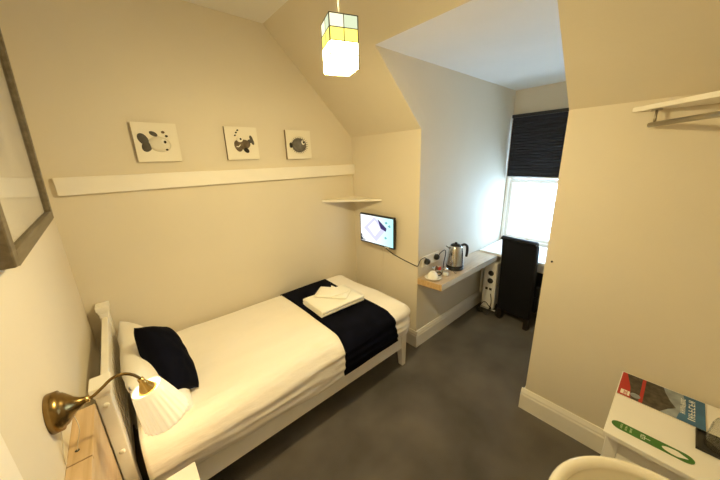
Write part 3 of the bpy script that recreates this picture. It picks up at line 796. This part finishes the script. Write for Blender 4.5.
# ------------------------------------------------------------------ right-hand corner: wardrobe shelf, drawers, basin
t = thing('wardrobe_shelf', 'white high shelf across the corner above the white side table', 'shelf', (2.0, -2.4, 1.92))
SZ = 1.912
bm = bmesh.new(); prism(bm, [(2.119, -2.046, SZ), (1.42, -2.748, SZ), (2.119, -2.748, SZ)], (0, 0, .020)); obj('board', bm, M['trimw'], t, .002)
dvec = V((-.84, -.54, 0)).normalized()
r0 = V((2.100, -2.118, 1.850))
hr = thing('hanging_rail', 'satin metal clothes rail hung below the high corner shelf', 'rail', (2.0, -2.3, SZ))
bm = bmesh.new(); tube(bm, [r0, r0+dvec*.68], .0105, 16, sm=False); obj('tube', bm, M['satin'], hr)
for k in (.025, .62):
    q = r0+dvec*k
    bm = bmesh.new(); tube(bm, [q+V((0, 0, SZ-1.850-.001)), q], .005, 10, sm=False); lathe(bm, [(0, -.001), (.018, -.001), (.018, -.005), (0, -.005)], (q.x, q.y, SZ), 16)
    obj('bracket', bm, M['satin'], hr)

sd = thing('side_table', 'white side table in the corner holding the magazine and green tag', 'side table', (1.85, -2.49, 0))
bm = bmesh.new(); box(bm, 1.588, 2.10, YN+.01, -2.236, .578, .600); obj('table_top', bm, M['deskw'], sd, .003)
for x in (1.615, 2.04):
    for y in (-2.292, YN+.03):
        bx('leg', (x, x+.045, y, y+.045, 0, .578), M['deskw'], sd, .003)
bx('apron', (1.66, 2.04, -2.285, -2.268, .49, .578), M['deskw'], sd)
bx('apron', (1.63, 1.647, YN+.075, -2.292, .49, .578), M['deskw'], sd)
bx('lower_shelf', (1.64, 2.06, YN+.04, -2.28, .15, .168), M['deskw'], sd)

# green door hanger with hook hole
hg = thing('door_hanger', 'green card door hanger lying on the white side table', 'door hanger', (1.667, -2.372, .601))
hx, hy0, hy1, hwid = 1.668, -2.252, -2.492, .0235
def hang_outline():
    P = []
    for k in range(13): a = pi*k/12; P.append((hx+hwid*cos(a), hy0-.030+.030*sin(a)))
    for k in range(13): a = pi+pi*k/12; P.append((hx+hwid*cos(a), hy1+.030+.030*sin(a)))
    return P
bm = bmesh.new()
outer = hang_outline(); N = len(outer)
inner = []
hc = hy1+.052
for (x, y) in outer:
    a = math.atan2((y-hc)/.03, (x-hx)/hwid)
    rx, ry = .0165, .034
    sx, sy = rx*cos(a), ry*sin(a)
    if sin(a) < -.2: sx *= .55
    inner.append((hx+sx, hc+sy))
inner = []
for k in range(N):
    a = 2*pi*k/N; rx = .0165 if sin(a) > -.25 else .0165*(1-.42*min(1, (-sin(a)-.25)/.5))
    inner.append((hx+rx*cos(a), hc+.036*sin(a)))
zt, zb = .6022, .6006
vo = [[bm.verts.new((x, y, z)) for x, y in outer] for z in (zb, zt)]
vi = [[bm.verts.new((x, y, z)) for x, y in inner] for z in (zb, zt)]
for k in range(N):
    k2 = (k+1) % N
    bm.faces.new((vo[0][k], vo[0][k2], vo[1][k2], vo[1][k])); bm.faces.new((vi[0][k2], vi[0][k], vi[1][k], vi[1][k2]))
# fill ring by bridging nearest
def bridge(z):
    es = []
    o_, i_ = vo[z], vi[z]
    ed = [bm.edges.get((o_[k], o_[(k+1) % N])) for k in range(N)] + [bm.edges.get((i_[k], i_[(k+1) % N])) for k in range(N)]
    bmesh.ops.triangle_fill(bm, edges=ed, use_beauty=True)
bridge(0); bridge(1)
cd = obj('card', bm, M['green'], hg)
def marks(bm, x0, x1, y, h, n, z, seed):
    """a line of small letter-like marks running along x, letter height along y"""
    rnd = random.Random(seed); w = (x1-x0)/n
    for i in range(n):
        a = x0+i*w; k = rnd.randrange(4); s = w*.22
        box(bm, a, a+s, y, y+h, z, z+.0003)
        if k in (0, 1): box(bm, a+w*.5, a+w*.5+s, y, y+h, z, z+.0003)
        if k in (0, 2): box(bm, a, a+w*.72, y+h*.8, y+h, z, z+.0003)
        if k in (1, 3): box(bm, a, a+w*.72, y+h*.4, y+h*.6, z, z+.0003)
        if k in (2, 3): box(bm, a, a+w*.72, y, y+h*.2, z, z+.0003)
for k, y in enumerate((-2.287, -2.302, -2.317)):
    bm = bmesh.new(); marks(bm, hx-.014, hx+.015, y, .0065, 6, .6022, k); obj('print_line', bm, M['greenink'], cd)
bm = bmesh.new(); marks(bm, hx-.014, hx+.013, -2.357, .014, 4, .6022, 9); box(bm, hx-.004, hx-.001, -2.372, -2.355, .6022, .6025); obj('print_logo', bm, M['whitep'], cd)

# travel magazine along the wall
mg_ = thing('magazine', 'travel magazine with red corner and cliff photograph against the wall', 'magazine', (1.98, -2.38, .601))
mx0, mx1, my0, my1 = 1.878, 2.080, -2.52, -2.240
bx('pages', (mx0+.001, mx1-.001, my0+.001, my1-.001, .6006, .6075), M['paperw'], mg_)
cv = bx('cover', (mx0, mx1, my0, my1, .6075, .6083), M['cliff'], mg_)
def fl(name, pts, m, lvl):   # s: 0 at the red end .. 1 at the blue end, q: 0 front .. 1 wall
    bm = bmesh.new(); prism(bm, [(mx0+(mx1-mx0)*q, my1+(my0-my1)*s, .6083+.00015*lvl) for s, q in pts], (0, 0, .0002)); return obj(name, bm, m, cv)
fl('cover_panel', [(0, 0), (.0, 1), (.06, 1), (.14, .45), (.17, 0)], M['red'], 1)
fl('cover_panel', [(.27, 0), (.27, 1), (.315, 1), (.315, 0)], M['red'], 1)
fl('cover_panel', [(.035, .06), (.035, .24), (.15, .24), (.15, .06)], M['paperw'], 2)
bm = bmesh.new(); marks(bm, 0, .001, 0, .001, 1, 0, 1); bm.free()
fl('cover_photo', [(.53, 1), (.56, .8), (.62, .55), (.69, .36), (.60, .2), (.52, 0), (1, 0), (1, 1)], M['skyp'], 1)
fl('cover_photo', [(.76, 1), (.80, .62), (.72, .2), (.70, 0), (1, 0), (1, 1)], M['blue'], 2)
bm = bmesh.new(); lathe(bm, [(.012, 0), (.018, 0), (.018, .0003), (.012, .0003)], (mx0+.035, my1-.062, .6086), 20); obj('cover_emblem', bm, M['skyp'], cv)
bm = bmesh.new(); marks(bm, mx0+.045, mx0+.185, my1-.28*.895, .020, 6, .6088, 21); box(bm, mx0+.030, mx0+.037, my1-.28*.895, my1-.28*.895+.022, .6088, .6091); obj('cover_title', bm, M['whitep'], cv)
bm = bmesh.new(); marks(bm, mx0+.055, mx0+.175, my1-.28*.79, .015, 7, .6088, 22); obj('cover_subtitle', bm, M['whitep'], cv)
bm = bmesh.new(); marks(bm, mx0+.014, mx0+.046, my1-.035, .014, 4, .6088, 23); obj('cover_badge', bm, M['red'], cv)

# black tray with tumblers
ty = thing('black_tray', 'small black tray under the clear tumbler on the side table', 'tray', (1.81, -2.60, .6))
bm = bmesh.new(); box(bm, 1.752, 1.872, -2.735, -2.492, .6006, .606); box(bm, 1.752, 1.756, -2.735, -2.492, .606, .612); box(bm, 1.756, 1.868, -2.496, -2.492, .606, .612); box(bm, 1.868, 1.872, -2.735, -2.492, .606, .612)
obj('tray', bm, M['black'], ty, .001)
def tumbler(x, y, lab):
    bm = bmesh.new(); lathe(bm, [(.041, 0), (.040, .03), (.036, .10), (.030, .122), (0, .126)], (x, y, .6068), 32)
    o = obj('tumbler', bm, M['tumbler']); s = o.modifiers.new('t', 'SOLIDIFY'); s.thickness = .0022
    tag(o, lab, 'glass')
tumbler(1.808, -2.552, 'clear tumbler upturned on the black tray beside the magazine end')

# wash basin on the near wall
wb = thing('wash_basin', 'cream ceramic wash basin with a thick rounded rim', 'basin', (1.045, -2.45, .0))
bcx, bcy = 1.045, -2.415
bm = bmesh.new(); rings = []
prof = [(.06, -.20), (.15, -.17), (.215, -.10), (.240, -.03), (.251, -.010), (.250, .002), (.243, .010), (.233, .011), (.225, .006), (.219, .0), (.217, -.006), (.221, -.014), (.221, -.03), (.213, -.075), (.16, -.12), (.08, -.135), (.022, -.14), (.018, -.15)]
seg = 56
for r_, h_ in prof:
    ring = []
    for i in range(seg):
        a = 2*pi*i/seg
        x = bcx+r_*1.02*cos(a); y = bcy+r_*sin(a)
        if sin(a) < 0 and r_ > .2: y = max(y, YN+.012) if r_ < .22 else bcy+(-(bcy-YN-.01))*min(1, -sin(a)*1.6)*(r_/.25)
        ring.append(bm.verts.new((x, y, .790+h_)))
    rings.append(ring)
for a, b in zip(rings, rings[1:]):
    for i in range(seg):
        f = bm.faces.new((a[i], a[(i+1) % seg], b[(i+1) % seg], b[i])); f.smooth = True
bm.faces.new(rings[0][::-1]); bm.faces.new(rings[-1])
obj('bowl', bm, M['basin'], wb)
bm = bmesh.new(); lathe(bm, [(0, 0), (.10, 0), (.095, .02), (.07, .08), (.062, .3), (.066, .52), (.075, .585), (0, .585)], (bcx, bcy-.02, 0), 32); obj('pedestal', bm, M['basin'], wb)
bm = bmesh.new(); tube(bm, [(bcx, YN+.05, .775), (bcx, YN+.05, .86), (bcx, YN+.08, .885), (bcx, YN+.14, .875), (bcx, YN+.15, .86)], .010, 12); obj('tap', bm, M['chrome'], wb)

# small dark fixing on the dormer corner
bm = bmesh.new(); lathe(bm, [(0, 0), (.006, 0), (.004, -.010), (0, -.011)], (L, -1.83, 1.118), 12, 'x')
tag(obj('wall_hook', bm, M['blackm']), 'tiny dark fixing on the wall edge beside the chair', 'hook')

# ------------------------------------------------------------------ light
def light(name, kind, loc, e, col, size=.05, rot=None, **k):
    l = bpy.data.lights.new(name, kind); l.energy = e; l.color = col
    if kind in ('POINT', 'SPOT'): l.shadow_soft_size = size
    o = bpy.data.objects.new(name, l); C.objects.link(o); o.location = loc
    return o
light('pendant_bulb', 'POINT', (PX, PY, pz0+.012), 53, (1, .80, .385), .05)
light('wall_lamp_bulb', 'POINT', (SH.x+.03, SH.y, SH.z-.13), 1.0, (1, .74, .40), .02)

w = bpy.data.worlds.new('daylight'); bpy.context.scene.world = w; w.use_nodes = True
bg = w.node_tree.nodes['Background']; bg.inputs[0].default_value = (.50, .73, 1.0, 1); bg.inputs[1].default_value = 9.5

# ------------------------------------------------------------------ camera
cam = bpy.data.cameras.new('camera'); co = bpy.data.objects.new('camera', cam); C.objects.link(co)
cam.sensor_width = 36; cam.lens = 280.852/720*36; cam.clip_start = .01
yw, pt, rl = radians(-40.784), radians(-15.89), radians(-1.924)
fwd = V((-sin(yw)*cos(pt), cos(yw)*cos(pt), sin(pt))); right = V((cos(yw), sin(yw), 0)); up = right.cross(fwd)
r2 = right*cos(rl)+up*sin(rl); u2 = -right*sin(rl)+up*cos(rl)
mtx = Matrix((r2, u2, -fwd)).transposed().to_4x4(); mtx.translation = V((.225, -2.2734, 1.7406))
co.matrix_world = mtx
sc = bpy.context.scene; sc.camera = co
sc.view_settings.view_transform = 'Standard'; sc.view_settings.look = 'None'; sc.view_settings.gamma = 1.; sc.view_settings.exposure = .5
sc.view_settings.use_curve_mapping = False
sc.cycles.max_bounces = 14; sc.cycles.diffuse_bounces = 8; sc.cycles.use_denoising = True
sc.cycles.sample_clamp_indirect = 6.
